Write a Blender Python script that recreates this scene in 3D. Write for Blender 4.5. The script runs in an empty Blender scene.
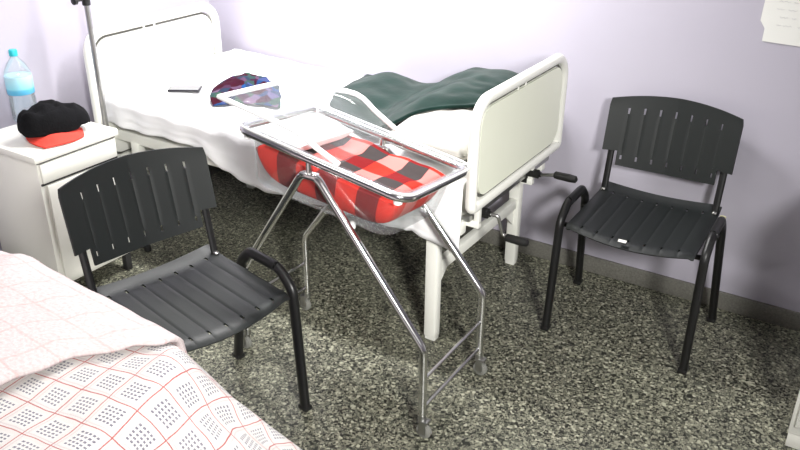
import bpy, bmesh, math, random
from mathutils import Vector, Matrix, noise
PI = math.pi
V = Vector
random.seed(7)
scene = bpy.context.scene
COL = scene.collection

# ------------------------------------------------------------ materials
def new_mat(name):
    m = bpy.data.materials.new(name); m.use_nodes = True
    nt = m.node_tree; nt.nodes.clear()
    out = nt.nodes.new('ShaderNodeOutputMaterial')
    return m, nt, out

def nd(nt, t, **kw):
    n = nt.nodes.new(t)
    for k, v in kw.items():
        if k.startswith('i_'):
            n.inputs[k[2:].replace('_', ' ')].default_value = v
        else:
            setattr(n, k, v)
    return n

def c4(c): return (c[0], c[1], c[2], 1.0)

def mix(nt, fac, a, b, mode='MIX'):
    n = nt.nodes.new('ShaderNodeMix'); n.data_type = 'RGBA'; n.blend_type = mode
    for s, v in ((n.inputs['Factor'], fac), (n.inputs['A'], a), (n.inputs['B'], b)):
        if hasattr(v, 'links'): nt.links.new(v, s)
        elif isinstance(v, (tuple, list)): s.default_value = c4(v)
        else: s.default_value = v
    return n.outputs['Result']

def mth(nt, op, a, b=None, c=None, clamp=False):
    n = nt.nodes.new('ShaderNodeMath'); n.operation = op; n.use_clamp = clamp
    for i, v in enumerate((a, b, c)):
        if v is None: continue
        if hasattr(v, 'links'): nt.links.new(v, n.inputs[i])
        else: n.inputs[i].default_value = v
    return n.outputs[0]

def simple(name, col, rough=.5, metal=0., var=.06, scale=12., bump=0., bscale=60., spec=.5, coat=0.):
    m, nt, out = new_mat(name)
    b = nd(nt, 'ShaderNodeBsdfPrincipled')
    b.inputs['Roughness'].default_value = rough; b.inputs['Metallic'].default_value = metal
    b.inputs['Specular IOR Level'].default_value = spec
    b.inputs['Coat Weight'].default_value = coat
    tc = nd(nt, 'ShaderNodeTexCoord')
    nz = nd(nt, 'ShaderNodeTexNoise'); nz.inputs['Scale'].default_value = scale; nz.inputs['Detail'].default_value = 4
    nt.links.new(tc.outputs['Object'], nz.inputs['Vector'])
    dk = tuple(x * (1 - var) for x in col); lt = tuple(min(1, x * (1 + var)) for x in col)
    nt.links.new(mix(nt, nz.outputs['Fac'], dk, lt), b.inputs['Base Color'])
    if bump:
        n2 = nd(nt, 'ShaderNodeTexNoise'); n2.inputs['Scale'].default_value = bscale; n2.inputs['Detail'].default_value = 3
        nt.links.new(tc.outputs['Object'], n2.inputs['Vector'])
        bp = nd(nt, 'ShaderNodeBump'); bp.inputs['Strength'].default_value = bump; bp.inputs['Distance'].default_value = .004
        nt.links.new(n2.outputs['Fac'], bp.inputs['Height']); nt.links.new(bp.outputs[0], b.inputs['Normal'])
    nt.links.new(b.outputs[0], out.inputs[0])
    return m

M = {}
M['wall'] = simple('lavender_wall_paint', (.50, .475, .555), .55, var=.03, scale=2.5, bump=.12, bscale=30)
M['ceiling'] = simple('ceiling_paint', (.6, .6, .6), .8)
M['white_enamel'] = simple('white_enamel', (.88, .88, .82), .35, var=.02, scale=5)
M['cream_panel'] = simple('cream_panel', (.88, .90, .76), .45, var=.03, scale=4)
M['dark_gap'] = simple('dark_gap', (.03, .03, .03), .7)
M['sheet'] = simple('white_sheet', (.90, .90, .91), .9, var=.015, scale=8, bump=.25, bscale=40, spec=.1)
M['pillow'] = simple('pillowcase', (.50, .49, .46), .9, var=.05, scale=8, bump=.8, bscale=14, spec=.1)
M['chair_plastic'] = simple('black_chair_plastic', (.008, .0105, .0105), .5, var=.1, scale=20, bump=.05, bscale=400)
M['chair_metal'] = simple('black_chair_tube', (.007, .007, .0075), .4, var=.05)
M['chrome'] = simple('chrome_tube', (.72, .72, .72), .16, 1.0, var=.05, scale=30)
M['brushed'] = simple('dull_steel', (.45, .45, .44), .35, 1.0, var=.15, scale=40)
M['grey_rubber'] = simple('grey_rubber', (.22, .22, .2), .6)
M['black_rubber'] = simple('black_grip', (.012, .012, .012), .45)
M['locker'] = simple('locker_enamel', (.87, .865, .80), .4, var=.03, scale=5)
M['black_cloth'] = simple('black_cloth', (.008, .008, .009), .95, var=.3, scale=60, bump=.6, bscale=120, spec=.1)
M['red_cloth'] = simple('red_cloth', (.80, .07, .05), .8, var=.08, scale=20, bump=.3, bscale=90, spec=.2)
M['cyan_cap'] = simple('cyan_cap', (.02, .50, .58), .4)
M['sticker'] = simple('white_sticker', (.85, .85, .8), .6)
M['yellow_tape'] = simple('yellow_tape', (.62, .60, .34), .6)
M['paper'] = simple('paper', (.86, .86, .82), .8, var=.01)
M['ink'] = simple('pencil_grey', (.62, .62, .63), .8)
M['phone'] = simple('phone_dark', (.02, .02, .025), .2)
M['screen_reflection'] = simple('screen_reflection', (.25, .25, .27), .3, .6)
M['gap_shade'] = simple('dark_gap_shade', (.10, .10, .085), .7)  # dark colour standing in for shade between tube and panel
M['skirting'] = simple('worn_skirting', (.17, .165, .145), .5, var=.5, scale=140)
M['bolt'] = simple('bolt_steel', (.65, .65, .63), .25, 1.0)

def green_mat():
    m, nt, out = new_mat('dark_green_fleece')
    b = nd(nt, 'ShaderNodeBsdfPrincipled'); b.inputs['Roughness'].default_value = .95
    b.inputs['Specular IOR Level'].default_value = .1
    b.inputs['Sheen Weight'].default_value = .2
    tc = nd(nt, 'ShaderNodeTexCoord')
    nz = nd(nt, 'ShaderNodeTexNoise'); nz.inputs['Scale'].default_value = 14; nz.inputs['Detail'].default_value = 6
    nt.links.new(tc.outputs['Object'], nz.inputs['Vector'])
    nt.links.new(mix(nt, nz.outputs['Fac'], (.001, .010, .008), (.009, .034, .027)), b.inputs['Base Color'])
    bp = nd(nt, 'ShaderNodeBump'); bp.inputs['Strength'].default_value = .5; bp.inputs['Distance'].default_value = .006
    nt.links.new(nz.outputs['Fac'], bp.inputs['Height']); nt.links.new(bp.outputs[0], b.inputs['Normal'])
    nt.links.new(b.outputs[0], out.inputs[0]); return m
M['green'] = green_mat()

def terrazzo():
    m, nt, out = new_mat('terrazzo')
    b = nd(nt, 'ShaderNodeBsdfPrincipled'); b.inputs['Roughness'].default_value = .42
    tc = nd(nt, 'ShaderNodeTexCoord')
    v = nd(nt, 'ShaderNodeTexVoronoi'); v.inputs['Scale'].default_value = 125; v.inputs['Randomness'].default_value = 1
    nt.links.new(tc.outputs['Object'], v.inputs['Vector'])
    sep = nd(nt, 'ShaderNodeSeparateColor'); nt.links.new(v.outputs['Color'], sep.inputs[0])
    cr = nd(nt, 'ShaderNodeValToRGB'); e = cr.color_ramp; e.interpolation = 'CONSTANT'
    e.elements[0].position = 0; e.elements[0].color = (.018, .019, .014, 1)
    e.elements[1].position = .26; e.elements[1].color = (.07, .074, .055, 1)
    for p, c in ((.46, (.15, .152, .115)), (.66, (.26, .26, .195)), (.86, (.42, .42, .32))):
        x = e.elements.new(p); x.color = c4(c)
    nt.links.new(sep.outputs[0], cr.inputs[0])
    v2 = nd(nt, 'ShaderNodeTexVoronoi'); v2.inputs['Scale'].default_value = 300
    nt.links.new(tc.outputs['Object'], v2.inputs['Vector'])
    sep2 = nd(nt, 'ShaderNodeSeparateColor'); nt.links.new(v2.outputs['Color'], sep2.inputs[0])
    cr2 = nd(nt, 'ShaderNodeValToRGB'); e = cr2.color_ramp; e.interpolation = 'CONSTANT'
    e.elements[0].color = (.03, .03, .026, 1); e.elements[1].position = .4; e.elements[1].color = (.17, .17, .125, 1)
    x = e.elements.new(.8); x.color = (.32, .32, .24, 1)
    nt.links.new(sep2.outputs[0], cr2.inputs[0])
    f = mth(nt, 'GREATER_THAN', sep.outputs[1], .55)
    col = mix(nt, f, cr.outputs[0], cr2.outputs[0])
    nz = nd(nt, 'ShaderNodeTexNoise'); nz.inputs['Scale'].default_value = 2.2; nz.inputs['Detail'].default_value = 5
    nt.links.new(tc.outputs['Object'], nz.inputs['Vector'])
    d = mth(nt, 'MULTIPLY_ADD', nz.outputs['Fac'], .5, .74)
    cc = nd(nt, 'ShaderNodeCombineColor')
    for i in range(3): nt.links.new(d if i < 2 else mth(nt, 'MULTIPLY', d, .99), cc.inputs[i])
    nt.links.new(mix(nt, 1., col, cc.outputs[0], 'MULTIPLY'), b.inputs['Base Color'])
    nt.links.new(b.outputs[0], out.inputs[0]); return m
M['terrazzo'] = terrazzo()

def stripe(nt, coord, period, width, offset=0.):
    a = mth(nt, 'ADD', coord, offset)
    a = mth(nt, 'DIVIDE', a, period)
    a = mth(nt, 'FRACT', a)
    return mth(nt, 'LESS_THAN', a, width)

def uvxy(nt):
    tc = nd(nt, 'ShaderNodeTexCoord'); s = nd(nt, 'ShaderNodeSeparateXYZ')
    nt.links.new(tc.outputs['UV'], s.inputs[0]); return tc, s.outputs[0], s.outputs[1]

def gingham():
    m, nt, out = new_mat('red_black_check')
    b = nd(nt, 'ShaderNodeBsdfPrincipled'); b.inputs['Roughness'].default_value = .9; b.inputs['Specular IOR Level'].default_value = .1
    tc, x, y = uvxy(nt)
    sx = stripe(nt, x, .15, .5, .02); sy = stripe(nt, y, .15, .5, .045)
    a = mix(nt, sx, (.76, .035, .022), (.22, .014, .016))
    c = mix(nt, sx, (.74, .22, .20), (.06, .05, .05))
    col = mix(nt, sy, a, c)
    nt.links.new(col, b.inputs['Base Color'])
    nz = nd(nt, 'ShaderNodeTexNoise'); nz.inputs['Scale'].default_value = 30
    nt.links.new(tc.outputs['Object'], nz.inputs['Vector'])
    bp = nd(nt, 'ShaderNodeBump'); bp.inputs['Strength'].default_value = .3; bp.inputs['Distance'].default_value = .01
    nt.links.new(nz.outputs['Fac'], bp.inputs['Height']); nt.links.new(bp.outputs[0], b.inputs['Normal'])
    nt.links.new(b.outputs[0], out.inputs[0]); return m
M['gingham'] = gingham()

def plaid():
    m, nt, out = new_mat('white_plaid_blanket')
    b = nd(nt, 'ShaderNodeBsdfPrincipled'); b.inputs['Roughness'].default_value = .95; b.inputs['Specular IOR Level'].default_value = .1
    tc, x, y = uvxy(nt)
    # gentle weave wobble
    nz = nd(nt, 'ShaderNodeTexNoise'); nz.inputs['Scale'].default_value = 9
    nt.links.new(tc.outputs['UV'], nz.inputs['Vector'])
    w = mth(nt, 'MULTIPLY_ADD', nz.outputs['Fac'], .02, -.01)
    x = mth(nt, 'ADD', x, w); y = mth(nt, 'ADD', y, w)
    P = .078
    rx = stripe(nt, x, P, .035); ry = stripe(nt, y, P, .035)
    red = mth(nt, 'MAXIMUM', rx, ry)
    def core(c):
        a = mth(nt, 'FRACT', mth(nt, 'DIVIDE', c, P))
        return mth(nt, 'MULTIPLY', mth(nt, 'GREATER_THAN', a, .20), mth(nt, 'LESS_THAN', a, .84))
    dots = mth(nt, 'MULTIPLY', mth(nt, 'MULTIPLY', core(x), core(y)),
               mth(nt, 'MULTIPLY', stripe(nt, x, P / 8, .62), stripe(nt, y, P / 8, .5)))
    fx = stripe(nt, x, P, .3, P * .12); fy = stripe(nt, y, P, .3, P * .12)
    thin = mth(nt, 'MAXIMUM', mth(nt, 'MULTIPLY', stripe(nt, x, P, .035, -P * .1), .5), mth(nt, 'MULTIPLY', stripe(nt, y, P, .035, -P * .1), .5))
    base = mix(nt, mth(nt, 'MULTIPLY', mth(nt, 'MAXIMUM', fx, fy), .22), (.70, .68, .66), (.64, .50, .48))
    col = mix(nt, thin, base, (.5, .42, .44))
    n3 = nd(nt, 'ShaderNodeTexNoise'); n3.inputs['Scale'].default_value = 6
    nt.links.new(tc.outputs['UV'], n3.inputs['Vector'])
    dc = mix(nt, n3.outputs['Fac'], (.08, .08, .14), (.26, .24, .28))
    col = mix(nt, mth(nt, 'MULTIPLY', dots, .97), col, dc)
    col = mix(nt, mth(nt, 'MULTIPLY', red, .92), col, (.42, .07, .07))
    n2 = nd(nt, 'ShaderNodeTexNoise'); n2.inputs['Scale'].default_value = 500; n2.inputs['Detail'].default_value = 2
    nt.links.new(tc.outputs['UV'], n2.inputs['Vector'])
    col = mix(nt, mth(nt, 'MULTIPLY', mth(nt, 'GREATER_THAN', n2.outputs['Fac'], .55), .25), col, (.84, .83, .81))
    nt.links.new(col, b.inputs['Base Color'])
    bp = nd(nt, 'ShaderNodeBump'); bp.inputs['Strength'].default_value = .5; bp.inputs['Distance'].default_value = .003
    nt.links.new(n2.outputs['Fac'], bp.inputs['Height']); nt.links.new(bp.outputs[0], b.inputs['Normal'])
    nt.links.new(b.outputs[0], out.inputs[0]); return m
M['plaid'] = plaid()

def fuzzy():
    m, nt, out = new_mat('pale_pink_blanket')
    b = nd(nt, 'ShaderNodeBsdfPrincipled'); b.inputs['Roughness'].default_value = .95; b.inputs['Specular IOR Level'].default_value = .1
    tc, x, y = uvxy(nt)
    n2 = nd(nt, 'ShaderNodeTexNoise'); n2.inputs['Scale'].default_value = 120; n2.inputs['Detail'].default_value = 3
    nt.links.new(tc.outputs['UV'], n2.inputs['Vector'])
    base = mix(nt, n2.outputs['Fac'], (.46, .37, .38), (.84, .77, .76))
    r = mth(nt, 'MAXIMUM', stripe(nt, x, .11, .06), stripe(nt, y, .09, .06))
    col = mix(nt, mth(nt, 'MULTIPLY', r, .22), base, (.7, .25, .22))
    nt.links.new(col, b.inputs['Base Color'])
    bp = nd(nt, 'ShaderNodeBump'); bp.inputs['Strength'].default_value = .6; bp.inputs['Distance'].default_value = .004
    nt.links.new(n2.outputs['Fac'], bp.inputs['Height']); nt.links.new(bp.outputs[0], b.inputs['Normal'])
    nt.links.new(b.outputs[0], out.inputs[0]); return m
M['fuzzy'] = fuzzy()

def scarfm():
    m, nt, out = new_mat('multicolour_scarf')
    b = nd(nt, 'ShaderNodeBsdfPrincipled'); b.inputs['Roughness'].default_value = .9; b.inputs['Specular IOR Level'].default_value = .1
    tc = nd(nt, 'ShaderNodeTexCoord')
    v = nd(nt, 'ShaderNodeTexVoronoi'); v.inputs['Scale'].default_value = 26; v.feature = 'F1'
    nt.links.new(tc.outputs['Object'], v.inputs['Vector'])
    sep = nd(nt, 'ShaderNodeSeparateColor'); nt.links.new(v.outputs['Color'], sep.inputs[0])
    cr = nd(nt, 'ShaderNodeValToRGB'); e = cr.color_ramp
    e.elements[0].position = .1; e.elements[0].color = (.035, .004, .012, 1)
    e.elements[1].position = .9; e.elements[1].color = (.03, .07, .05, 1)
    for p, c in ((.32, (.035, .008, .03)), (.45, (.14, .09, .15)), (.56, (.01, .05, .16)), (.7, (.02, .03, .06))):
        x = e.elements.new(p); x.color = c4(c)
    nt.links.new(sep.outputs[0], cr.inputs[0]); nt.links.new(cr.outputs[0], b.inputs['Base Color'])
    nt.links.new(b.outputs[0], out.inputs[0]); return m
M['scarf'] = scarfm()

def clear(name, tint=(.96, .97, .97), gl=.10, haze=.0, hz=(.8, .8, .8), fr=.5):
    m, nt, out = new_mat(name)
    t = nd(nt, 'ShaderNodeBsdfTransparent'); t.inputs[0].default_value = c4(tint)
    g = nd(nt, 'ShaderNodeBsdfGlossy'); g.inputs['Roughness'].default_value = .06
    lw = nd(nt, 'ShaderNodeLayerWeight'); lw.inputs['Blend'].default_value = .25
    f = mth(nt, 'MULTIPLY_ADD', lw.outputs['Fresnel'], fr, gl * .3, clamp=True)
    mx = nd(nt, 'ShaderNodeMixShader'); nt.links.new(f, mx.inputs[0]); nt.links.new(t.outputs[0], mx.inputs[1]); nt.links.new(g.outputs[0], mx.inputs[2])
    res = mx.outputs[0]
    if haze:
        d = nd(nt, 'ShaderNodeBsdfDiffuse'); d.inputs[0].default_value = c4(hz)
        m2 = nd(nt, 'ShaderNodeMixShader'); m2.inputs[0].default_value = haze
        nt.links.new(res, m2.inputs[1]); nt.links.new(d.outputs[0], m2.inputs[2]); res = m2.outputs[0]
    nt.links.new(res, out.inputs[0]); return m
M['acrylic'] = clear('clear_acrylic', gl=.03, haze=.02, fr=.2)
M['shield'] = clear('clear_shield', (.93, .94, .94), gl=.02, haze=.04, fr=.05)
M['acrylic_edge'] = simple('frosted_acrylic_edge', (.92, .92, .92), .4, var=.01)
M['bottle'] = clear('bottle_plastic', (.93, .96, .97), haze=.10)
M['water'] = clear('bottle_water', (.90, .95, .97))

def label_mat():
    m, nt, out = new_mat('bottle_label')
    b = nd(nt, 'ShaderNodeBsdfPrincipled'); b.inputs['Roughness'].default_value = .4
    tc = nd(nt, 'ShaderNodeTexCoord'); s = nd(nt, 'ShaderNodeSeparateXYZ'); nt.links.new(tc.outputs['Object'], s.inputs[0])
    cr = nd(nt, 'ShaderNodeValToRGB'); e = cr.color_ramp
    e.elements[0].position = .0; e.elements[0].color = (.08, .35, .60, 1)
    e.elements[1].position = .9; e.elements[1].color = (.55, .80, .88, 1)
    x = e.elements.new(.22); x.color = (.12, .50, .72, 1); x = e.elements.new(.3); x.color = (.30, .72, .86, 1)
    nt.links.new(mth(nt, 'MULTIPLY_ADD', s.outputs[2], 10., -1.25), cr.inputs[0])
    nt.links.new(cr.outputs[0], b.inputs['Base Color'])
    nt.links.new(b.outputs[0], out.inputs[0]); return m
M['label'] = label_mat()

# ------------------------------------------------------------ mesh helpers
class MB:
    def __init__(s): s.bm = bmesh.new(); s.uv = None
    def box(s, lo, hi, bevel=.0, seg=2, mat=None):
        r = bmesh.ops.create_cube(s.bm, size=1.)
        vs = r['verts']
        c = [(a + b) / 2 for a, b in zip(lo, hi)]; d = [b - a for a, b in zip(lo, hi)]
        for v in vs:
            v.co = V((c[0] + v.co.x * d[0], c[1] + v.co.y * d[1], c[2] + v.co.z * d[2]))
            if mat is not None: v.co = mat @ v.co
        if bevel:
            es = list({e for v in vs for e in v.link_edges})
            bmesh.ops.bevel(s.bm, geom=es, offset=bevel, segments=seg, affect='EDGES', profile=.5)
        return s
    def tube(s, pts, r, n=12, closed=False, flat=None):
        """sweep an ellipse along pts; r radius or (r1, r2); flat = reference axis for r1"""
        pts = [V(p) for p in pts]; m = len(pts)
        r1, r2 = (r if isinstance(r, tuple) else (r, r))
        ref = V(flat) if flat else None
        prev = None; rings = []
        for i, p in enumerate(pts):
            if closed: t = (pts[(i + 1) % m] - pts[i - 1]).normalized()
            elif i == 0: t = (pts[1] - p).normalized()
            elif i == m - 1: t = (p - pts[i - 1]).normalized()
            else: t = ((pts[i + 1] - p).normalized() + (p - pts[i - 1]).normalized()).normalized()
            if ref is not None: a = ref - t * ref.dot(t)
            elif prev is None:
                a = V((0, 0, 1)) if abs(t.z) < .9 else V((1, 0, 0)); a = a - t * a.dot(t)
            else: a = prev - t * prev.dot(t)
            a.normalize(); prev = a; b = t.cross(a)
            rings.append([s.bm.verts.new(p + a * (r1 * math.cos(2 * PI * k / n)) + b * (r2 * math.sin(2 * PI * k / n))) for k in range(n)])
        rng = range(m) if closed else range(m - 1)
        for i in rng:
            A, B = rings[i], rings[(i + 1) % m]
            for k in range(n): s.bm.faces.new((A[k], A[(k + 1) % n], B[(k + 1) % n], B[k]))
        if not closed:
            s.bm.faces.new(rings[0][::-1]); s.bm.faces.new(rings[-1])
        return s
    def lathe(s, prof, center=(0, 0, 0), axis='z', n=24):
        rings = []
        for (r, h) in prof:
            ring = []
            for k in range(n):
                a = 2 * PI * k / n; x, y = r * math.cos(a), r * math.sin(a)
                q = {'z': (x, y, h), 'x': (h, x, y), 'y': (y, h, x)}[axis]
                ring.append(s.bm.verts.new(V(center) + V(q)))
            rings.append(ring)
        for A, B in zip(rings, rings[1:]):
            for k in range(n): s.bm.faces.new((A[k], A[(k + 1) % n], B[(k + 1) % n], B[k]))
        if prof[0][0] > 1e-4: s.bm.faces.new(rings[0][::-1])
        if prof[-1][0] > 1e-4: s.bm.faces.new(rings[-1])
        return s
    def grid(s, f, us, vs, skip=None, uvf=None):
        L = s.bm.loops.layers.uv.verify()
        g = [[s.bm.verts.new(f(u, v)) for u in us] for v in vs]
        for j in range(len(vs) - 1):
            for i in range(len(us) - 1):
                if skip and skip((us[i] + us[i + 1]) / 2, (vs[j] + vs[j + 1]) / 2): continue
                fc = s.bm.faces.new((g[j][i], g[j][i + 1], g[j + 1][i + 1], g[j + 1][i]))
                for lp, (a, b) in zip(fc.loops, ((i, j), (i + 1, j), (i + 1, j + 1), (i, j + 1))):
                    q = (us[a], vs[b]); lp[L].uv = uvf(*q) if uvf else q
        loose = [v for v in s.bm.verts if not v.link_faces]
        bmesh.ops.delete(s.bm, geom=loose, context='VERTS')
        return s
    def prism(s, poly, z0, z1, plane='xy'):
        def mk(p, h): return V({'xy': (p[0], p[1], h), 'xz': (p[0], h, p[1]), 'yz': (h, p[0], p[1])}[plane])
        A = [s.bm.verts.new(mk(p, z0)) for p in poly]; B = [s.bm.verts.new(mk(p, z1)) for p in poly]
        n = len(poly)
        s.bm.faces.new(A[::-1]); s.bm.faces.new(B)
        for k in range(n): s.bm.faces.new((A[k], A[(k + 1) % n], B[(k + 1) % n], B[k]))
        return s
    def build(s, name, mat, parent=None, smooth=True, solid=0., sub=0, auto=40, offset=-1., split=False):
        bmesh.ops.recalc_face_normals(s.bm, faces=s.bm.faces)
        me = bpy.data.meshes.new(name); s.bm.to_mesh(me); s.bm.free()
        me.materials.append(mat)
        o = bpy.data.objects.new(name, me); COL.objects.link(o)
        if smooth:
            me.shade_smooth()
            try: me.set_sharp_from_angle(angle=math.radians(auto))
            except Exception: pass
        if solid:
            md = o.modifiers.new('thick', 'SOLIDIFY'); md.thickness = solid; md.offset = offset
        if split:
            md = o.modifiers.new('split', 'EDGE_SPLIT'); md.split_angle = math.radians(30)
        if sub:
            md = o.modifiers.new('sub', 'SUBSURF'); md.levels = sub; md.render_levels = sub
        if parent: o.parent = parent
        return o

def empty(name, loc, rz, label, cat, group=None):
    o = bpy.data.objects.new(name, None); COL.objects.link(o)
    o.empty_display_size = .1
    o.location = loc; o.rotation_euler = (0, 0, rz)
    o['label'] = label; o['category'] = cat
    if group: o['group'] = group
    return o
def tag(o, label, cat, group=None):
    o['label'] = label; o['category'] = cat
    if group: o['group'] = group
    return o
def struct(o): o['kind'] = 'structure'; return o

def fillet(pts, rad, seg=6, closed=False):
    pts = [V(p) for p in pts]; n = len(pts); out = []
    for i, p in enumerate(pts):
        if not closed and i in (0, n - 1): out.append(p); continue
        r = rad[i] if isinstance(rad, (list, tuple)) else rad
        a = pts[i - 1] - p; b = pts[(i + 1) % n] - p
        la, lb = a.length, b.length; a.normalize(); b.normalize()
        ang = a.angle(b)
        if ang > PI - .02 or r <= 0: out.append(p); continue
        d = min(r / math.tan(ang / 2), la * .49, lb * .49); rr = d * math.tan(ang / 2)
        c = p + (a + b).normalized() * (rr / math.sin(ang / 2))
        s, e = p + a * d - c, p + b * d - c
        tot = s.angle(e); ax = s.cross(e).normalized()
        for k in range(seg + 1): out.append(c + Matrix.Rotation(tot * k / seg, 3, ax) @ s)
    return out

def lerp(a, b, t): return a + (b - a) * t
def interp(tab, x):
    if x <= tab[0][0]: return tab[0][1]
    for (x0, y0), (x1, y1) in zip(tab, tab[1:]):
        if x <= x1:
            t = (x - x0) / (x1 - x0); t = t * t * (3 - 2 * t); return y0 + (y1 - y0) * t
    return tab[-1][1]
def nz(x, y, z=0., s=1.): return noise.noise(V((x * s, y * s, z * s)))
def lin(a, b, n): return [a + (b - a) * i / (n - 1) for i in range(n)]
def catmull(P, t):
    n = len(P) - 1; x = min(max(t, 0), 1) * n; i = min(int(x), n - 1); f = x - i
    p0, p1, p2, p3 = P[max(i - 1, 0)], P[i], P[i + 1], P[min(i + 2, n)]
    return .5 * ((2 * p1) + (p2 - p0) * f + (2 * p0 - 5 * p1 + 4 * p2 - p3) * f * f + (3 * p1 - p0 - 3 * p2 + p3) * f ** 3)
def patch(rows, u, v):
    return catmull([catmull(r, u) for r in rows], v)

# ------------------------------------------------------------ room
RX, RY, RH = 5.0, -5.0, 2.8
struct(MB().box((0, RY, -.1), (RX, 0, 0)).build('floor', M['terrazzo'], smooth=False))
struct(MB().box((0, RY, RH), (RX, 0, RH + .1)).build('ceiling', M['ceiling'], smooth=False))
struct(MB().box((-.12, RY - .12, -.1), (0, .12, RH + .1)).build('wall_left', M['wall'], smooth=False))
struct(MB().box((0, 0, -.1), (RX, .12, RH + .1)).build('wall_back', M['wall'], smooth=False))
struct(MB().box((RX, RY - .12, -.1), (RX + .12, .12, RH + .1)).build('wall_right', M['wall'], smooth=False))
struct(MB().box((0, RY - .12, -.1), (RX, RY, RH + .1)).build('wall_front', M['wall'], smooth=False))
struct(MB().box((.012, -.012, 0), (RX, 0, .075), .003).build('baseboard_back', M['skirting']))
struct(MB().box((0, RY, 0), (.012, 0, .075), .003).build('baseboard_left', M['skirting']))

# ------------------------------------------------------------ hospital bed
bed = empty('hospital_bed', (0, 0, 0), 0, 'white enamelled hospital bed standing along the lavender wall, with cream foot panel and cranks', 'bed')
def endboard(name, x, y0, y1, zt, zb, rt, rb, panelmat, r=.022):
    loop = fillet([(x, y0, zb), (x, y0, zt), (x, y1, zt), (x, y1, zb)], [rb, rt, rt, rb], 7, closed=True)
    fr = MB().tube(loop, (r, r), 14, closed=True).build(name, M['white_enamel'], bed)
    g = r + .010
    lp = fillet([(x, y0 + g, zb + g), (x, y0 + g, zt - g), (x, y1 - g, zt - g), (x, y1 - g, zb + g)], [.057, rt * .8, rt * .8, .057], 7, closed=True)
    pm = MB().prism([(p.y, p.z) for p in lp], x - .009, x + .009, 'yz').build('panel', panelmat, fr, auto=30)
    gap_loop = fillet([(x, y0 + r + .004, zb + r + .004), (x, y0 + r + .004, zt - r - .004), (x, y1 - r - .004, zt - r - .004), (x, y1 - r - .004, zb + r + .004)], [.06, rt * .85, rt * .85, .06], 7, closed=True)
    MB().tube(gap_loop, (.0045, .0045), 6, closed=True).build('gap_shade_strip', M['gap_shade'], fr)  # dark strip added to draw the shaded gap around the panel
    for (yy, zz) in [(y0 + .012, zb + .10), (y0 + .012, zt - .12), (y1 - .012, zb + .10), (y1 - .012, zt - .12), (y0 + .3, zt - .012), (y0 + .36, zt - .012)]:
        dy = g if zz < zt - .05 else 0
        sy = 1 if yy < (y0 + y1) / 2 else -1
        if dy: MB().box((x - .006, yy - .004 if sy > 0 else yy - .022, zz - .006), (x + .006, yy + .022 if sy > 0 else yy + .004, zz + .006), .002).build('panel_clip', M['white_enamel'], fr)
        else: MB().box((x - .006, yy - .006, zz - .024), (x + .006, yy + .006, zz), .002).build('panel_clip', M['white_enamel'], fr)
    return fr
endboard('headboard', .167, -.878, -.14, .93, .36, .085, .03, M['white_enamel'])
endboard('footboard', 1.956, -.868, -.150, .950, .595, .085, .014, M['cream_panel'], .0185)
# side rails and end rails of the frame
for y in (-.80, -.12):
    MB().box((.17, y - .02, .46), (1.90, y + .02, .51), .006).build('side_rail', M['white_enamel'], bed)
for x in (.30, 1.79):
    MB().box((x - .02, -.79, .455), (x + .02, -.13, .50), .005).build('end_rail', M['white_enamel'], bed)
for x in (.30, 1.79):
    for y in (-.805, -.12):
        MB().box((x - .025, y - .02, 0.012), (x + .025, y + .02, .47), .008).box((x - .021, y - .016, 0), (x + .021, y + .016, .014), .002).build('leg', M['white_enamel'], bed)
    MB().box((x - .014, -.79, .27), (x + .014, -.13, .315), .004).build('stretcher', M['white_enamel'], bed)
    for y, s in ((-.79, 1), (-.135, -1)):
        MB().prism([(y, .19), (y, .27), (y + s * .09, .27)], x - .004, x + .004, 'yz').build('gusset', M['white_enamel'], bed)
# brackets that carry the footboard
for y in (-.77, -.33):
    MB().box((1.925, y - .010, .50), (1.945, y + .010, .60), .003).box((1.80, y - .012, .485), (1.945, y + .012, .51), .003).build('footboard_bracket', M['white_enamel'], bed)
for (xx) in (.20,):
    for y in (-.77, -.2):
        MB().box((.167, y - .012, .47), (.30, y + .012, .495), .003).build('headboard_bracket', M['white_enamel'], bed)
# mattress deck
MB().box((.20, -.80, .51), (1.92, -.12, .53), .004).build('deck', M['brushed'], bed)
# cranks
c1 = MB().lathe([(.017, 0), (.017, .05), (.010, .052), (.010, .06)], (1.915, -.33, .532), 'x', 14).box((1.90, -.345, .49), (1.925, -.315, .55), .004).build('crank', M['black_rubber'], bed)
MB().tube([(1.975, -.33, .532), (2.035, -.34, .548)], .0065).build('crank_rod', M['brushed'], c1)
MB().lathe([(.009, 0), (.014, .004), (.0155, .06), (.013, .085), (.006, .09)], (2.03, -.34, .549), 'x', 14).build('crank_grip', M['black_rubber'], c1)
c2 = MB().lathe([(.018, 0), (.018, .05), (.010, .052), (.010, .06)], (1.90, -.72, .52), 'x', 14).box((1.885, -.737, .485), (1.91, -.703, .54), .004).build('crank', M['black_rubber'], bed)
MB().tube(fillet([(1.955, -.72, .52), (1.985, -.715, .518), (2.0, -.70, .445), (2.03, -.70, .438)], .012), .0065).build('crank_rod', M['brushed'], c2)
MB().lathe([(.009, 0), (.014, .004), (.0155, .055), (.013, .08), (.006, .085)], (2.012, -.70, .438), 'x', 14).build('crank_grip', M['black_rubber'], c2)

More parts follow.
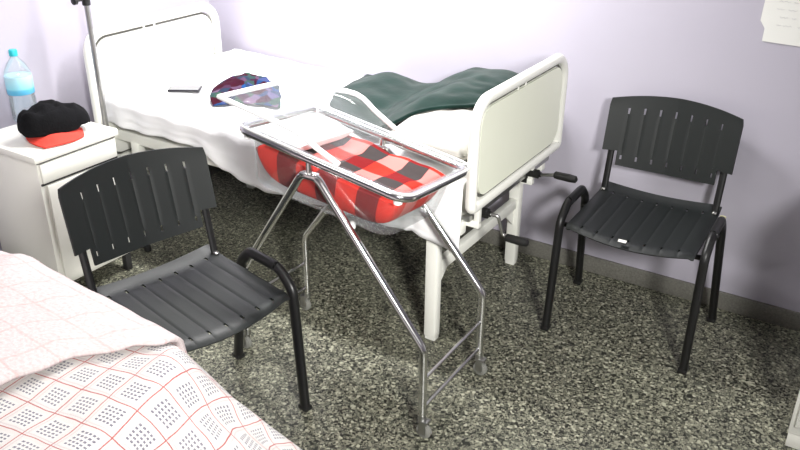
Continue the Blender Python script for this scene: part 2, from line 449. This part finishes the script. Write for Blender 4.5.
# mattress, sheet, pillows
tag(MB().box((.205, -.835, .532), (1.915, -.03, .655), .03, 4).build('mattress', M['pillow']),
    'thin mattress under the white sheet of the hospital bed', 'mattress')
hem = [(.20, .555), (.40, .548), (.60, .553), (.75, .545), (.87, .48), (1.05, .445), (1.24, .452), (1.5, .455), (1.72, .45), (1.80, .43), (1.86, .42), (1.91, .40)]
def sheet_f(u, v):
    x = u
    top_y0, top_y1 = -.016, -.842
    z0 = .668 + .016 * math.exp(-((x - .2) / .35) ** 2)
    rip = .006 * nz(x, v, 3, 6) + .004 * nz(x, v, 9, 17)
    if v <= 1.0:
        y = lerp(top_y0, top_y1, v)
        z = z0 + rip + .012 * (1 - v) + .004
        if v > .97: z -= .010 * ((v - .97) / .03)
        if v < .03: z -= .02
        return V((x, y, z))
    t = (v - 1.0)
    h = interp(hem, x)
    zt = z0 - .006
    z = lerp(zt - .010, h, min(t, 1))
    wave = (.012 * math.sin(x * 38 + 2 * nz(x, 0, 5, 3)) + .012 * nz(x, t, 2, 7)) * min(1, t * 1.4)
    y = -.842 - .014 * min(1, t * 5) - .010 + wave * .6
    if x > 1.72: y += .015
    y = min(y, -.851)
    return V((x, y, z))
us = lin(.192, 1.915, 110); vs = lin(0, .97, 24) + [.985, 1.0] + lin(1.03, 2, 14)
tag(MB().grid(sheet_f, us, vs).build('bed_sheet', M['sheet'], solid=.005, offset=0, auto=180),
    'white sheet spread over the hospital bed, hanging down its near side', 'sheet')

def pillow(name, c, size, rz, mat, label, cat='pillow', tilt=0, group=None, seed=0, squash=1.):
    L, W, H = size
    def f(sgn):
        def g(u, v):
            e = max(0, (1 - abs(u) ** 3.2)) ** .45 * max(0, (1 - abs(v) ** 3.2)) ** .45
            px = u * L / 2 * (1 - .05 * (1 - abs(v)) * 0 - .04 * v * v); py = v * W / 2 * (1 - .04 * u * u)
            z = (.5 + sgn * .5 * e) * H if sgn > 0 else (.5 - .5 * e * squash) * H
            z += .010 * nz(u + seed, v, seed, 2.5) * e
            return V((px, py, z))
        return g
    b = MB(); n = 28
    b.grid(f(1), lin(-1, 1, n), lin(-1, 1, n)); b.grid(f(-1), lin(-1, 1, n), lin(-1, 1, n))
    bmesh.ops.remove_doubles(b.bm, verts=b.bm.verts, dist=.0008)
    o = b.build(name, mat, auto=180)
    o.location = c; o.rotation_euler = (0, tilt, rz)
    if label: tag(o, label, cat, group)
    return o
#pillow('pillow', (.43, -.42, .682), (.42, .66, .075), 0, M['sheet'], 'flat white pillow lying at the head of the hospital bed by the headboard', seed=3)
pillow('pillow', (1.735, -.50, .680), (.33, .64, .125), 0, M['pillow'], 'plump off-white pillow against the foot panel, partly under the dark green blanket', seed=8)

# green blanket heaped at the foot of the bed
G = [
 [V(p) for p in [(1.00, -.06, .69), (1.14, -.05, .70), (1.28, -.04, .69), (1.42, -.04, .71), (1.56, -.035, .77), (1.70, -.04, .78), (1.84, -.04, .76)]],
 [V(p) for p in [(1.02, -.16, .695), (1.17, -.12, .735), (1.30, -.12, .705), (1.43, -.12, .742), (1.57, -.12, .815), (1.72, -.13, .83), (1.86, -.13, .80)]],
 [V(p) for p in [(1.04, -.28, .695), (1.20, -.26, .735), (1.34, -.27, .715), (1.46, -.27, .755), (1.60, -.27, .825), (1.74, -.28, .835), (1.885, -.27, .815)]],
 [V(p) for p in [(1.06, -.38, .695), (1.24, -.42, .725), (1.38, -.44, .715), (1.50, -.42, .765), (1.63, -.40, .828), (1.76, -.38, .832), (1.90, -.36, .815)]],
 [V(p) for p in [(1.09, -.44, .692), (1.27, -.54, .712), (1.42, -.58, .708), (1.52, -.57, .765), (1.64, -.53, .824), (1.77, -.46, .825), (1.905, -.42, .81)]],
 [V(p) for p in [(1.11, -.49, .69), (1.29, -.64, .695), (1.45, -.71, .695), (1.535, -.68, .745), (1.645, -.62, .802), (1.775, -.53, .81), (1.908, -.47, .80)]],
]
def green_f(u, v):
    p = patch(G, u, v)
    e = min(1, 6 * u, 6 * (1 - u), 6 * v, 6 * (1 - v))
    p.z += (.016 * nz(u * 2.2 + v * .9, v * .6, 4, 3.0) + .010 * nz(u, v, 7, 9)) * (.4 + .6 * e)
    p.y += .012 * nz(u, 1, 5, 6)
    return p
tag(MB().grid(green_f, lin(0, 1, 70), lin(0, 1, 46)).build('blanket', M['green'], solid=.012, offset=1, auto=180),
    'dark green blanket heaped over the pillow at the foot of the bed', 'blanket')

# phone and scarf on the sheet
ph = empty('mobile_phone', (.47, -.655, .690), math.radians(33), 'dark mobile phone lying on the white sheet near the head of the bed', 'phone')
MB().box((-.068, -.034, 0), (.068, .034, .009), .004, 3).build('body', M['phone'], ph)
MB().box((-.062, -.030, .009), (.062, .030, .0098), .0003, 1).build('screen', M['screen_reflection'], ph)  # grey screen colour paints in a reflection

def lump(name, rows, mat, label, cat, amp=.02, fr=4., seed=0, n=44, solid=.005, close=False):
    rows = [[V(p) for p in r] for r in rows]
    def f(u, v):
        p = patch(rows, u, v)
        e = min(1, 5 * u, 5 * (1 - u), 5 * v, 5 * (1 - v))
        p.z += amp * (nz(u * 1.3, v, seed, fr) + .5 * nz(u, v, seed + 3, fr * 2.2)) * e
        p.x += amp * .5 * nz(u, v, seed + 5, fr); return p
    return tag(MB().grid(f, lin(0, 1, n), lin(0, 1, n)).build(name, mat, solid=solid, offset=1, auto=180), label, cat)
lump('scarf', [
 [(.53, -.44, .688), (.58, -.39, .689), (.65, -.36, .689), (.72, -.37, .688), (.78, -.41, .688)],
 [(.56, -.54, .70), (.61, -.47, .728), (.67, -.44, .730), (.74, -.44, .722), (.82, -.46, .695)],
 [(.60, -.62, .70), (.65, -.55, .733), (.72, -.51, .730), (.80, -.50, .718), (.88, -.52, .695)],
 [(.66, -.70, .70), (.71, -.63, .712), (.78, -.58, .712), (.85, -.57, .704), (.93, -.58, .694)],
 [(.72, -.75, .688), (.77, -.69, .690), (.83, -.65, .690), (.90, -.63, .690), (.96, -.62, .688)]],
 M['scarf'], 'multicoloured purple and blue scarf crumpled on the white sheet', 'scarf', .014, 5., 2)

# ------------------------------------------------------------ IV pole at the head of the bed
iv = empty('drip_pole', (.24, -.905, 0), 0, 'thin grey drip pole standing at the near corner of the headboard', 'pole')
MB().tube([(0, 0, .03), (0, 0, 1.25)], .011).build('lower_tube', M['brushed'], iv)
MB().tube([(0, 0, 1.2), (0, 0, 1.85)], .007).build('upper_tube', M['brushed'], iv)
k = MB().lathe([(.016, 0), (.016, .045)], (0, 0, 1.06), 'z', 14).build('clamp', M['black_rubber'], iv)
MB().tube([(0, -.012, 1.083), (-.006, -.04, 1.083)], .006).lathe([(.006, 0), (.016, .004), (.016, .016), (.008, .02)], (-.006, -.058, 1.083), 'y', 12).build('knob', M['black_rubber'], k)
for s in (-1, 1):
    MB().tube(fillet([(0, 0, 1.84), (s * .08, 0, 1.86), (s * .09, 0, 1.90)], .02), .004).build('hook', M['brushed'], iv)
MB().tube([(-.15, 0, .035), (.15, 0, .035)], .012).tube([(0, -.15, .035), (0, .12, .035)], .012).build('base', M['brushed'], iv)
for (a, b) in ((-.15, 0), (.15, 0), (0, -.15), (0, .12)):
    MB().lathe([(.011, 0), (.016, .004), (.016, .026), (.011, .03)], (a, b, 0), 'z', 12).build('foot', M['black_rubber'], iv)

# ------------------------------------------------------------ bedside locker
lk = empty('bedside_locker', (.28, -1.23, 0), 0, 'cream metal bedside locker beside the head of the bed, behind the slatted chair', 'cabinet')
X0, X1, Y0, Y1 = -.18, .18, -.165, .19
MB().box((X0, Y0, .08), (X1, Y1, .60), .006).build('body', M['locker'], lk)
MB().box((X0 - .01, Y0 - .012, .60), (X1 + .014, Y1 + .012, .628), .006).build('top', M['locker'], lk)
dr = MB().box((X1 - .002, Y0 + .008, .518), (X1 + .012, Y1 - .008, .592), .003).build('drawer', M['locker'], lk)
MB().box((X1 - .0015, Y0 + .004, .508), (X1 + .004, Y1 - .004, .516), .0005, 1).build('gap', M['dark_gap'], lk)
MB().box((X1 - .0015, Y0 + .002, .594), (X1 + .004, Y1 - .002, .5995), .0005, 1).build('gap', M['dark_gap'], lk)
dd = MB().box((X1 - .002, Y0 + .022, .098), (X1 + .012, Y1 - .022, .505), .003).build('door', M['locker'], lk)
MB().tube(fillet([(X1 + .012, .13, .33), (X1 + .034, .13, .33), (X1 + .034, .13, .24), (X1 + .012, .13, .24)], .008), .004).build('handle', M['bolt'], dd)
#MB().tube(fillet([(X1 + .012, -.03, .56), (X1 + .030, -.03, .56), (X1 + .030, .07, .56), (X1 + .012, .07, .56)], .008), .004).build('handle', M['bolt'], dr)
for a in (X0 + .02, X1 - .02):
    for b in (Y0 + .02, Y1 - .02):
        MB().box((a - .014, b - .014, 0), (a + .014, b + .014, .085), .003).build('foot', M['dark_gap'], lk)

# bottle
bt = empty('water_bottle', (.095, -1.165, .628), 0, 'large clear water bottle with cyan cap and blue label on the locker', 'bottle')
MB().lathe([(.0, .004), (.035, .0), (.050, .006), (.053, .02), (.053, .10), (.050, .115), (.053, .125), (.053, .205), (.050, .222), (.036, .255), (.020, .275), (.0145, .285), (.0145, .30)], n=28).build('bottle_body', M['bottle'], bt)
MB().lathe([(.0, .007), (.048, .009), (.050, .02), (.050, .10), (.047, .115), (.050, .125), (.050, .150), (.0, .151)], n=24).build('water', M['water'], bt)
MB().lathe([(.0536, .128), (.0540, .130), (.0540, .203), (.0536, .205)], n=28).build('paper_label', M['label'], bt)
MB().lathe([(.0, .288), (.017, .288), (.017, .310), (.014, .314), (.0, .315)], n=20).build('cap', M['cyan_cap'], bt)

bt.scale = (.95, .95, .92)
# red cloth and black hat on the locker
lump('red_cloth', [
 [(.24, -1.26, .633), (.26, -1.22, .634), (.28, -1.16, .633), (.30, -1.11, .632)],
 [(.30, -1.31, .636), (.33, -1.25, .672), (.35, -1.18, .672), (.37, -1.12, .634)],
 [(.37, -1.335, .637), (.395, -1.27, .676), (.41, -1.20, .668), (.42, -1.15, .634)],
 [(.435, -1.33, .632), (.455, -1.27, .633), (.460, -1.22, .632), (.450, -1.17, .632)]],
 M['red_cloth'], 'bright red cloth folded under the black hat on the locker', 'cloth', .004, 3., 1, 30)
def hat_f(u, v):
    a = 2 * PI * u
    ph_ = v * PI * .54
    r = math.sin(ph_) ** .8
    rx, ry = .100 * (1 + .16 * nz(math.cos(a), math.sin(a), 2, 1.4)), .165 * (1 + .12 * nz(math.cos(a), math.sin(a), 7, 1.6))
    x = rx * r * math.cos(a); y = ry * r * math.sin(a)
    z = .095 * max(0, math.cos(ph_)) ** .75 + .020 * nz(x, y, 3, 16) + .012 * nz(x, y, 8, 34)
    z *= (1 - .25 * (y / .165))
    return V((x, y, max(z, .0)))
b = MB(); b.grid(hat_f, lin(0, 1, 49), lin(.001, 1, 22)); bmesh.ops.remove_doubles(b.bm, verts=b.bm.verts, dist=.0004)
hat = tag(b.build('hat', M['black_cloth'], auto=180), 'soft black knitted hat crumpled on the red cloth on the locker', 'hat')
hat.scale = (.9, .86, .95); hat.location = (.345, -1.205, .664); hat.rotation_euler = (0, 0, -.15)

# ------------------------------------------------------------ bassinet
BS = 'clear plastic baby bassinet on a chrome wheeled stand, lined with red and black check'
bas = empty('bassinet', (1.665, -1.09, 0), 0, BS, 'bassinet')
inv = V((-1.665, 1.09, 0))
def W(x, y, z): return V((x, y, z)) + inv
# stand: two chrome inverted Vs
for y in (-1.287, -.905):
    lx, ly = (1.268, -1.225) if y < -1 else (1.290, y)
    pts = fillet([W(2.035, y, .075), W(2.035, y, .325), W(1.662, y, .79 if y < -1 else .75), W(1.608, y, .79 if y < -1 else .75), W(lx, ly, .325), W(lx, ly, .075)], [0, .06, .05, .05, .06, 0], 7)
    MB().tube(pts, .0128, 14).build('leg_frame', M['chrome'], bas)
for x in (2.035, 1.290):
    for z in (.215, .108):
        MB().tube([W(x if x > 2 else 1.268, -1.287 if x > 2 else -1.225, z), W(x, -.905, z)], .0062, 10).build('cross_bar', M['chrome'], bas)
for x in (2.035, 1.290):
    for y in (-1.287, -.905):
        if x < 2: x, y = (1.268, -1.225) if y < -1 else (1.290, y)
        tr = .008 if x > 2 else -.014
        c = MB().lathe([(.013, .066), (.013, .085)], W(x, y, 0), 'z', 14).box(W(x + tr - .017, y - .014, .058), W(x + tr + .017, y + .014, .068), .003) \
            .box(W(x + tr - .012, y - .014, .018), W(x + tr + .012, y - .011, .062), .001).box(W(x + tr - .012, y + .011, .018), W(x + tr + .012, y + .014, .062), .001).build('caster', M['brushed'], bas)
        MB().lathe([(.020, -.009), (.025, -.006), (.025, .006), (.020, .009)], W(x + tr, y, .025), 'y', 18).build('wheel', M['grey_rubber'], c)
# tilted tub
P00 = W(1.362, -1.287, .884); P10 = W(1.963, -1.287, .790); P01 = W(1.352, -.893, .836)
e1 = (P10 - P00); e2 = (P01 - P00); Lx, Ly = e1.length, e2.length
ex = e1.normalized(); ez = ex.cross(e2).normalized(); ey = ez.cross(ex)
def T(a, b, c):
    if c < -.05: c *= 1 - .14 * a / Lx
    return P00 + ex * a + ey * b + ez * c
rim = fillet([T(0, 0, 0), T(Lx, 0, 0), T(Lx, Ly, 0), T(0, Ly, 0)], .05, 7, closed=True)
MB().tube(rim, .0138, 14, closed=True).build('rim', M['chrome'], bas)
def rr(inset, r, z, n=7):
    return fillet([T(inset, inset, z), T(Lx - inset, inset, z), T(Lx - inset, Ly - inset, z), T(inset, Ly - inset, z)], r, n, closed=True)
D = .180
def loops(bm, Ls):
    rings = [[bm.verts.new(p) for p in L] for L in Ls]
    for A, B in zip(rings, rings[1:]):
        n = len(A)
        for k in range(n): bm.faces.new((A[k], A[(k + 1) % n], B[(k + 1) % n], B[k]))
    return rings
b = MB()
R = loops(b.bm, [rr(-.012, .055, .0155), rr(.012, .05, .0155), rr(.018, .05, .010), rr(.030, .05, -.06), rr(.042, .055, -D + .02), rr(.058, .05, -D)])
b.bm.faces.new(R[-1])
tub = b.build('tub', M['acrylic'], bas, solid=.003, auto=50)
b = MB(); b.tube(rr(-.012, .055, .0155), .0032, 8, closed=True); b.build('tub_lip', M['acrylic_edge'], tub)
b = MB()
# bracket clamps where the stand carries the rim, corner knobs
for yb, q in ((-1.287, T(Lx * .46, 0, 0)), (-.905, T(Lx * .46, Ly, 0))):
    a = W(1.635, yb, .785 if yb < -1 else .745)
    MB().tube([a, V((a.x, q.y, q.z - .006))], .010, 10).box(a - V((.03, .014, .006)), a + V((.03, .014, .014)), .005).build('clamp', M['chrome'], bas)
for (a_, b_) in ((Lx - .03, .02), (Lx - .03, Ly - .02), (.03, .02), (.03, Ly - .02)):
    p = T(a_, b_, -.018)
    MB().lathe([(.006, -.012), (.013, -.008), (.013, .006), (.008, .010)], p, 'z', 12).build('corner_knob', M['acrylic_edge'], bas)
p = T(Lx * .70, .062, -D - .006)
MB().lathe([(.004, -.016), (.010, -.012), (.010, .0), (.005, .008)], p, 'z', 12).build('drain_knob', M['acrylic_edge'], bas)
# bent clear shield
sh = []
N = [V(p) + inv for p in [(1.290, -1.277, .965), (1.572, -1.277, .915), (1.735, -1.277, .842)]]
F = [V(p) + inv for p in [(1.262, -.93, .925), (1.533, -.900, .918), (1.690, -.900, .825)]]
N = [N[0], N[0].lerp(N[1], .5), N[1], N[1].lerp(N[2], .5), N[2]]; F = [F[0], F[0].lerp(F[1], .5), F[1], F[1].lerp(F[2], .5), F[2]]
def sh_f(u, v):
    return catmull(N, u).lerp(catmull(F, u), v)
shield = MB().grid(sh_f, lin(0, 1, 17), lin(0, 1, 5)).build('shield', M['shield'], bas, solid=.003, auto=180)
edge = [sh_f(u, 0) for u in lin(1, 0, 15)] + [sh_f(0, v) for v in (.3, .6)] + [sh_f(u, 1) for u in lin(0, 1, 15)]
MB().tube(edge, (.0085), 8).build('shield_edge', M['acrylic_edge'], shield)

# liner cushion inside tub
def cushion(name, a0, a1, b0, b1, z0, z1, mat, label, cat, bulge=.02, seed=0, up=None):
    b = MB(); n = 30
    def top(u, v):
        e = max(0, (1 - abs(u) ** 12)) ** .5 * max(0, (1 - abs(v) ** 12)) ** .5
        a = lerp(a0, a1, (u + 1) / 2); c = lerp(b0, b1, (v + 1) / 2)
        z = lerp(z0 + (z1 - z0) * .85, z1, e) + bulge * .5 * nz(u, v, seed, 2.) * e
        if up: z += up(u, v)
        return T(a, c, z) - inv
    def bot(u, v):
        e = max(0, (1 - abs(u) ** 8)) ** .5 * max(0, (1 - abs(v) ** 8)) ** .5
        k = 1 - .06 * e
        k = 1 - .05 * e; a = lerp(a0, a1, (u * k + 1) / 2); c = lerp(b0, b1, (v * k + 1) / 2)
        z = lerp(z0 + (z1 - z0) * .85 + (up(u, v) if up else 0), z0, e)
        return T(a, c, z) - inv
    gs = [math.sin(q) for q in lin(-PI / 2, PI / 2, n + 14)]
    uvf = lambda u, v: ((a0 + (a1 - a0) * (u + 1) / 2), (b0 + (b1 - b0) * (v + 1) / 2))
    b.grid(top, gs, gs, uvf=uvf); b.grid(bot, gs, gs, uvf=uvf)
    bmesh.ops.remove_doubles(b.bm, verts=b.bm.verts, dist=.0008)
    o = b.build(name, mat, auto=180); tag(o, label, cat); return o
def liner_up(u, v):
    return .030 * max(0, v - .6) / .4 * (1 + .5 * nz(u, 0, 4, 3)) 
cushion('bassinet_mattress', .045, Lx - .045, .045, Ly - .045, -D + .006, -.040, M['gingham'],
        'red, pink and black checked padding lying in the clear bassinet', 'padding', .02, 2, liner_up)
cushion('baby_pillow', .05, .20, .05, Ly - .05, -.034, .002, M['sheet'],
        'small white pillow at the raised end of the bassinet', 'pillow', .02, 6)

# ------------------------------------------------------------ black slatted chairs
def make_chair(label, loc, rz):
    t = empty('stacking_chair', loc, rz, label, 'chair', 'black stacking chairs')
    # legs: inverted U side frames, an oval tube each
    for s in (-1, 1):
        x = s * .252
        pts = fillet([(x + s * .004, -.205, .012), (x, -.178, .44), (x, -.12, .492), (x, .03, .492), (x, .085, .44), (x + s * .018, .186, .012)], [0, .05, .06, .05, .07, 0], 7)
        fr = MB().tube(pts, (.0185, .015), 14, flat=(0, 1, .15)).build('side_frame', M['chair_metal'], t)
        for (yy, ex_) in ((-.205, .004), (.186, .018)):
            MB().box((x + s * ex_ - .0155, yy - .019, 0), (x + s * ex_ + .0155, yy + .019, .016), .003).build('foot_cap', M['black_rubber'], fr)
    for yy in (-.13, .06):
        MB().tube([(-.252, yy, .412), (.252, yy, .412)], .0095, 12).build('seat_rail', M['chair_metal'], t)
    for s in (-1, 1):
        x = s * .207
        MB().tube(fillet([(x, -.14, .424), (x, .12, .424), (x, .166, .44), (x, .226, .745)], [0, .03, .03, 0]), (.0125, .0075), 12, flat=(1, 0, 0)).build('upright', M['chair_metal'], t)
        MB().lathe([(.004, -.012), (.0085, -.008), (.0085, .006), (.005, .008)], (x, .160, .455), 'y', 12).build('bolt', M['bolt'], t)
    # seat plate
    cols = [-.168 + .056 * k for k in range(7)]
    us = [-.222, -.216, -.205] + sum([[c - .0038, c - .0012, c + .0012, c + .0038] for c in cols], []) + [.205, .216, .222]
    us = sorted(us + [c + d for c in cols[:-1] for d in (.014, .028, .042)])
    bands = [(-.186, -.172), (-.02, .075), (.150, .168)]
    vs = sorted(set([-.204, -.200, -.194, -.186, -.172, -.16, -.12, -.08, -.04, -.02, .02, .05, .075, .11, .14, .150, .168, .185, .20, .207]))
    def seat(u, v):
        c = min(cols, key=lambda q: abs(q - u)); centre = abs(c - u) < .0016
        y = v
        if v < -.15: y -= .028 * (1 - (u / .222) ** 2) * ((-.15 - v) / .054)
        z = .452 - .014 * math.cos(u / .222 * PI / 2)
        z += .012 * max(0, abs(v + .02) - .1)
        if v < -.186: z -= .014 * ((-.186 - v) / .018) ** 1.5
        if v > .16: z += .018 * ((v - .16) / .047) ** 1.5
        if abs(u) > .21: z -= .006
        if centre and -.2 < v < .15: z -= .0012
        return V((u, y, z))
    def skip(u, v):
        if abs(min(cols, key=lambda q: abs(q - u)) - u) < .0045:
            return any(a < v < b_ for a, b_ in (bands[0], bands[2]))
        return False
    MB().grid(seat, us, vs, skip=skip).build('seat', M['chair_plastic'], t, solid=.007, auto=180, split=True)
    # backrest plate
    us = [-.238, -.230, -.215, -.184] + sum([[c - .0038, c - .0012, c + .0012, c + .0038] for c in cols], []) + [.184, .215, .230, .238]
    us = sorted(us + [c + d for c in cols[:-1] for d in (.014, .028, .042)])
    ws = [.552, .560, .575, .590, .606, .618, .64, .67, .70, .725, .740, .760, .776, .79, .80]
    def back(u, w):
        c = min(cols, key=lambda q: abs(q - u)); centre = abs(c - u) < .0016
        arch = .022 * (1 - (u / .238) ** 2) * max(0, (w - .70) / .10)
        z = w + arch
        bt_ = -.010 * (1 - (u / .184) ** 2) * max(0, (.60 - w) / .05); z += bt_
        y = .170 + .2 * (z - .45) - .010 + .034 * (1 - (u / .238) ** 2) - .012 * abs(u) / .238
        if centre and .60 < w < .75: y += .0012
        uu = u
        if w > .78: uu = u * (1 - .02 * (w - .78) / .02)
        return V((uu, y, z))
    def skipb(u, w):
        if abs(u) > .184 and w < .606: return True
        if abs(min(cols, key=lambda q: abs(q - u)) - u) < .0045: return (.740 < w < .760) or (.575 < w < .590)
        return False
    MB().grid(back, us, ws, skip=skipb).build('backrest', M['chair_plastic'], t, solid=.007, auto=180, split=True)
    return t
ch = make_chair('black plastic stacking chair between the patterned bed and the locker, facing the bassinet', (1.393, -1.585, 0), 1.3545)
c2_ = ch.copy(); COL.objects.link(c2_)
for k_ in list(ch.children):
    d = k_.copy(); COL.objects.link(d); d.parent = c2_
    for g in k_.children:
        e = g.copy(); COL.objects.link(e); e.parent = d
c2_.location = (2.374, -.306, 0); c2_.rotation_euler = (0, 0, .0185)
c2_['label'] = 'black plastic chair against the lavender wall right of the bed, white sticker on its seat'
MB().box((-.014, -.006, 0), (.014, .006, .0006), .0002, 1).build('sticker', M['sticker'], c2_)
st = [o for o in c2_.children if o.name.startswith('sticker')][0]
st.location = (-.012, -.226, .4505); st['label'] = 'small white sticker'
st.rotation_euler = (.42, 0, 0)
MB().tube([(.252, .0, .5015), (.252, .055, .4955)], (.004, .011), 8, flat=(0, .1, 1)).build('tape', M['yellow_tape'], c2_)['label'] = 'patch of yellowed tape'

# ------------------------------------------------------------ second bed, bottom left
b2 = empty('single_bed', (1.0, -2.4, 0), 0, 'white bed in the lower left foreground carrying the plaid blanket', 'bed')
for x in (-.62, .72):
    for y in (-.36, .36):
        MB().box((x - .025, y - .02, 0), (x + .025, y + .02, .42), .006).build('leg', M['white_enamel'], b2)
for y in (-.38, .38):
    MB().box((-.75, y - .02, .42), (.80, y + .02, .47), .006).build('side_rail', M['white_enamel'], b2)
for x in (-.75, .78):
    MB().box((x, -.36, .42), (x + .03, .36, .46), .006).build('end_rail', M['white_enamel'], b2)
tag(MB().box((.22, -2.80, .472), (1.83, -2.00, .60), .04, 4).build('mattress', M['pillow']),
    'mattress hidden under the plaid blanket in the lower left foreground', 'mattress')

CX1, CY1 = 1.84, -1.97
def drape(x, y, z0, rad=.17):
    """cloth position for flat cloth coordinate (x, y); core corner (CX1, CY1) with radius rad"""
    cx, cy = CX1 - rad, CY1 - rad
    dx, dy = x - cx, y - cy
    if dx <= 0 and dy <= rad: d, ox, oy = 0, 0, 0
    if dx > 0 and dy > 0:
        l = math.hypot(dx, dy); ox, oy = dx / l, dy / l; d = l - rad
    elif dx > 0: ox, oy = 1, 0; d = dx - rad
    elif dy > 0: ox, oy = 0, 1; d = dy - rad
    else: ox = oy = 0; d = -1
    if d <= 0: return V((x, y, z0))
    bx, by = x - ox * d, y - oy * d
    # quarter-round then slanting skirt (steeper on the long side, gentle at the foot)
    slope = lerp(.12, .98, max(0, min(1, ox * 1.15)))
    r = .05; a = min(d / r, math.pi / 2 - math.atan(slope) * 1.0)
    h = r * math.sin(a); dz = r * (1 - math.cos(a)); rest = max(0, d - r * a)
    L_ = math.hypot(slope, 1)
    fold = .010 * math.sin((x * 1.3 - y) * 26) * min(1, rest * 6)
    h += rest * slope / L_ + fold; dz += rest / L_
    return V((bx + ox * h, by + oy * h, z0 - dz))
def plaid_f(x, y):
    z0 = .618 + .012 * nz(x, y, 1, 3.5) + .007 * nz(x, y, 4, 9)
    z0 += .02 * math.exp(-((x - 1.82) / .10) ** 2 - ((y + 2.0) / .16) ** 2)
    p = drape(x, y, z0)
    p.z = max(p.z, .15)
    return p
tag(MB().grid(plaid_f, lin(.9, 2.42, 120), lin(-2.78, -1.58, 95), uvf=lambda u, v: (u * .995 + v * .10, v * .995 - u * .10)).build('plaid_blanket', M['plaid'], solid=.008, offset=1, auto=180),
    'white blanket with red grid lines and grey checks, spread over the foreground bed', 'blanket')
# folded-over pale layer
def fold_edge(y): return interp([(-2.8, 1.60), (-2.28, 1.575), (-2.13, 1.60), (-2.03, 1.68), (-1.97, 1.74), (-1.90, 1.74), (-1.5, 1.70)], y)
def fold_f(u, v):
    y = lerp(-2.78, -1.62, v); xe = fold_edge(y) + .012 * nz(y, 0, 3, 14)
    x = lerp(.25, xe, u)
    t = max(0, (u - .93) / .07)
    sil = interp([(.9, .655), (1.10, .668), (1.2, .684), (1.31, .676), (1.44, .662), (1.62, .648), (1.77, .645), (1.9, .645)], x)
    z0 = sil + .012 * nz(x, y, 8, 4) + .008 * nz(x, y, 2, 11)
    z0 -= t * t * .012
    return drape(x, y, z0, .12)
tag(MB().grid(fold_f, lin(0, 1, 90), lin(0, 1, 80), uvf=lambda u, v: (u * 1.5, v * 1.16)).build('blanket', M['fuzzy'], solid=.012, offset=1, auto=180),
    'pale pink and white blanket folded back over the plaid one on the foreground bed', 'blanket')

# ------------------------------------------------------------ cabinet at the right edge
cb = empty('low_cabinet', (3.22, -.53, 0), 0, 'white cabinet whose corner shows at the bottom right edge', 'cabinet')
MB().box((-.22, -.19, .05), (.22, .19, .72), .006).build('body', M['white_enamel'], cb)
MB().box((-.218, -.188, 0), (.218, .188, .055), .004).build('plinth', M['locker'], cb)
MB().box((-.23, -.20, .72), (.23, .20, .745), .005).build('top', M['white_enamel'], cb)
dd = MB().box((-.205, -.205, .09), (.205, -.188, .70), .003).build('door', M['white_enamel'], cb)
MB().tube(fillet([(-.16, -.205, .40), (-.16, -.23, .40), (-.16, -.23, .50), (-.16, -.205, .50)], .008), .005).build('handle', M['bolt'], dd)

# ------------------------------------------------------------ note on the wall
nt_ = empty('paper_notice', (2.75, -.001, 1.2), 0, 'torn white paper notice with faint writing taped on the lavender wall', 'paper')
poly = [(-.175, .20), (-.168, .0), (-.170, -.075), (-.152, -.100), (-.152, -.143), (.14, -.150), (.145, .20)]
MB().prism(poly, -.0025, -.0012, 'xz').build('sheet', M['paper'], nt_, smooth=False)
random.seed(3)
for r_, z in enumerate([.17, .14, .11, .08, .05, .022, -.006, -.032, -.058, -.084]):
    b = MB(); x = -.125 + random.uniform(-.01, .015); 
    while x < .10:
        w = random.uniform(.012, .035)
        pts = [(x + w * k / 6, -.0028, z - .01 * (x + .15) + .0022 * math.sin(k * 2.3 + r_)) for k in range(7)]
        b.tube(pts, (.0007, .0007), 5); x += w + random.uniform(.006, .02)
    b.build('writing_line', M['ink'], nt_)

# ------------------------------------------------------------ lights
def area(name, loc, target, sx, sy, e, col=(1, 1, 1), spread=None):
    l = bpy.data.lights.new(name, 'AREA'); l.shape = 'RECTANGLE'; l.size = sx; l.size_y = sy; l.energy = e; l.color = col
    if spread: l.spread = spread
    o = bpy.data.objects.new(name, l); COL.objects.link(o); o.location = loc
    d = V(target) - V(loc); o.rotation_euler = d.to_track_quat('-Z', 'Y').to_euler(); return o
area('bed_lamp_light', (1.12, -.58, 2.03), (1.12, -.58, .6), 1.1, .12, 30, (1, .985, .97))
area('front_fill_light', (4.0, -3.2, 2.1), (1.75, -1.2, .5), .4, .4, 13, (1, .99, .95), math.radians(70))  # added narrow fill for bed and bassinet, not a known lamp
area('left_overhead_fill', (1.2, -2.6, 2.7), (1.2, -2.2, 0), 1.2, .2, 7, (1, .99, .95))  # added overhead fill, mainly for the front of the floor
w = bpy.data.worlds.new('world'); scene.world = w; w.use_nodes = True
w.node_tree.nodes['Background'].inputs[0].default_value = (.8, .85, 1, 1); w.node_tree.nodes['Background'].inputs[1].default_value = .05

# ------------------------------------------------------------ camera
cam = bpy.data.cameras.new('camera'); co = bpy.data.objects.new('camera', cam); COL.objects.link(co)
r = V((.84575, .53352, .00779)); u = V((-.24339, .37276, .89544)); f = V((-.47483, .75922, -.44511))
m = Matrix((r, u, -f)).transposed().to_4x4(); m.translation = V((3.0194, -2.9988, 1.7161))
co.matrix_world = m
cam.sensor_width = 36; cam.lens = 809.95 * 36 / 800; cam.clip_start = .05
scene.camera = co
vs_ = scene.view_settings
vs_.view_transform = 'Standard'; vs_.look = 'None'; vs_.gamma = 1; vs_.use_curve_mapping = False
vs_.exposure = 1.0
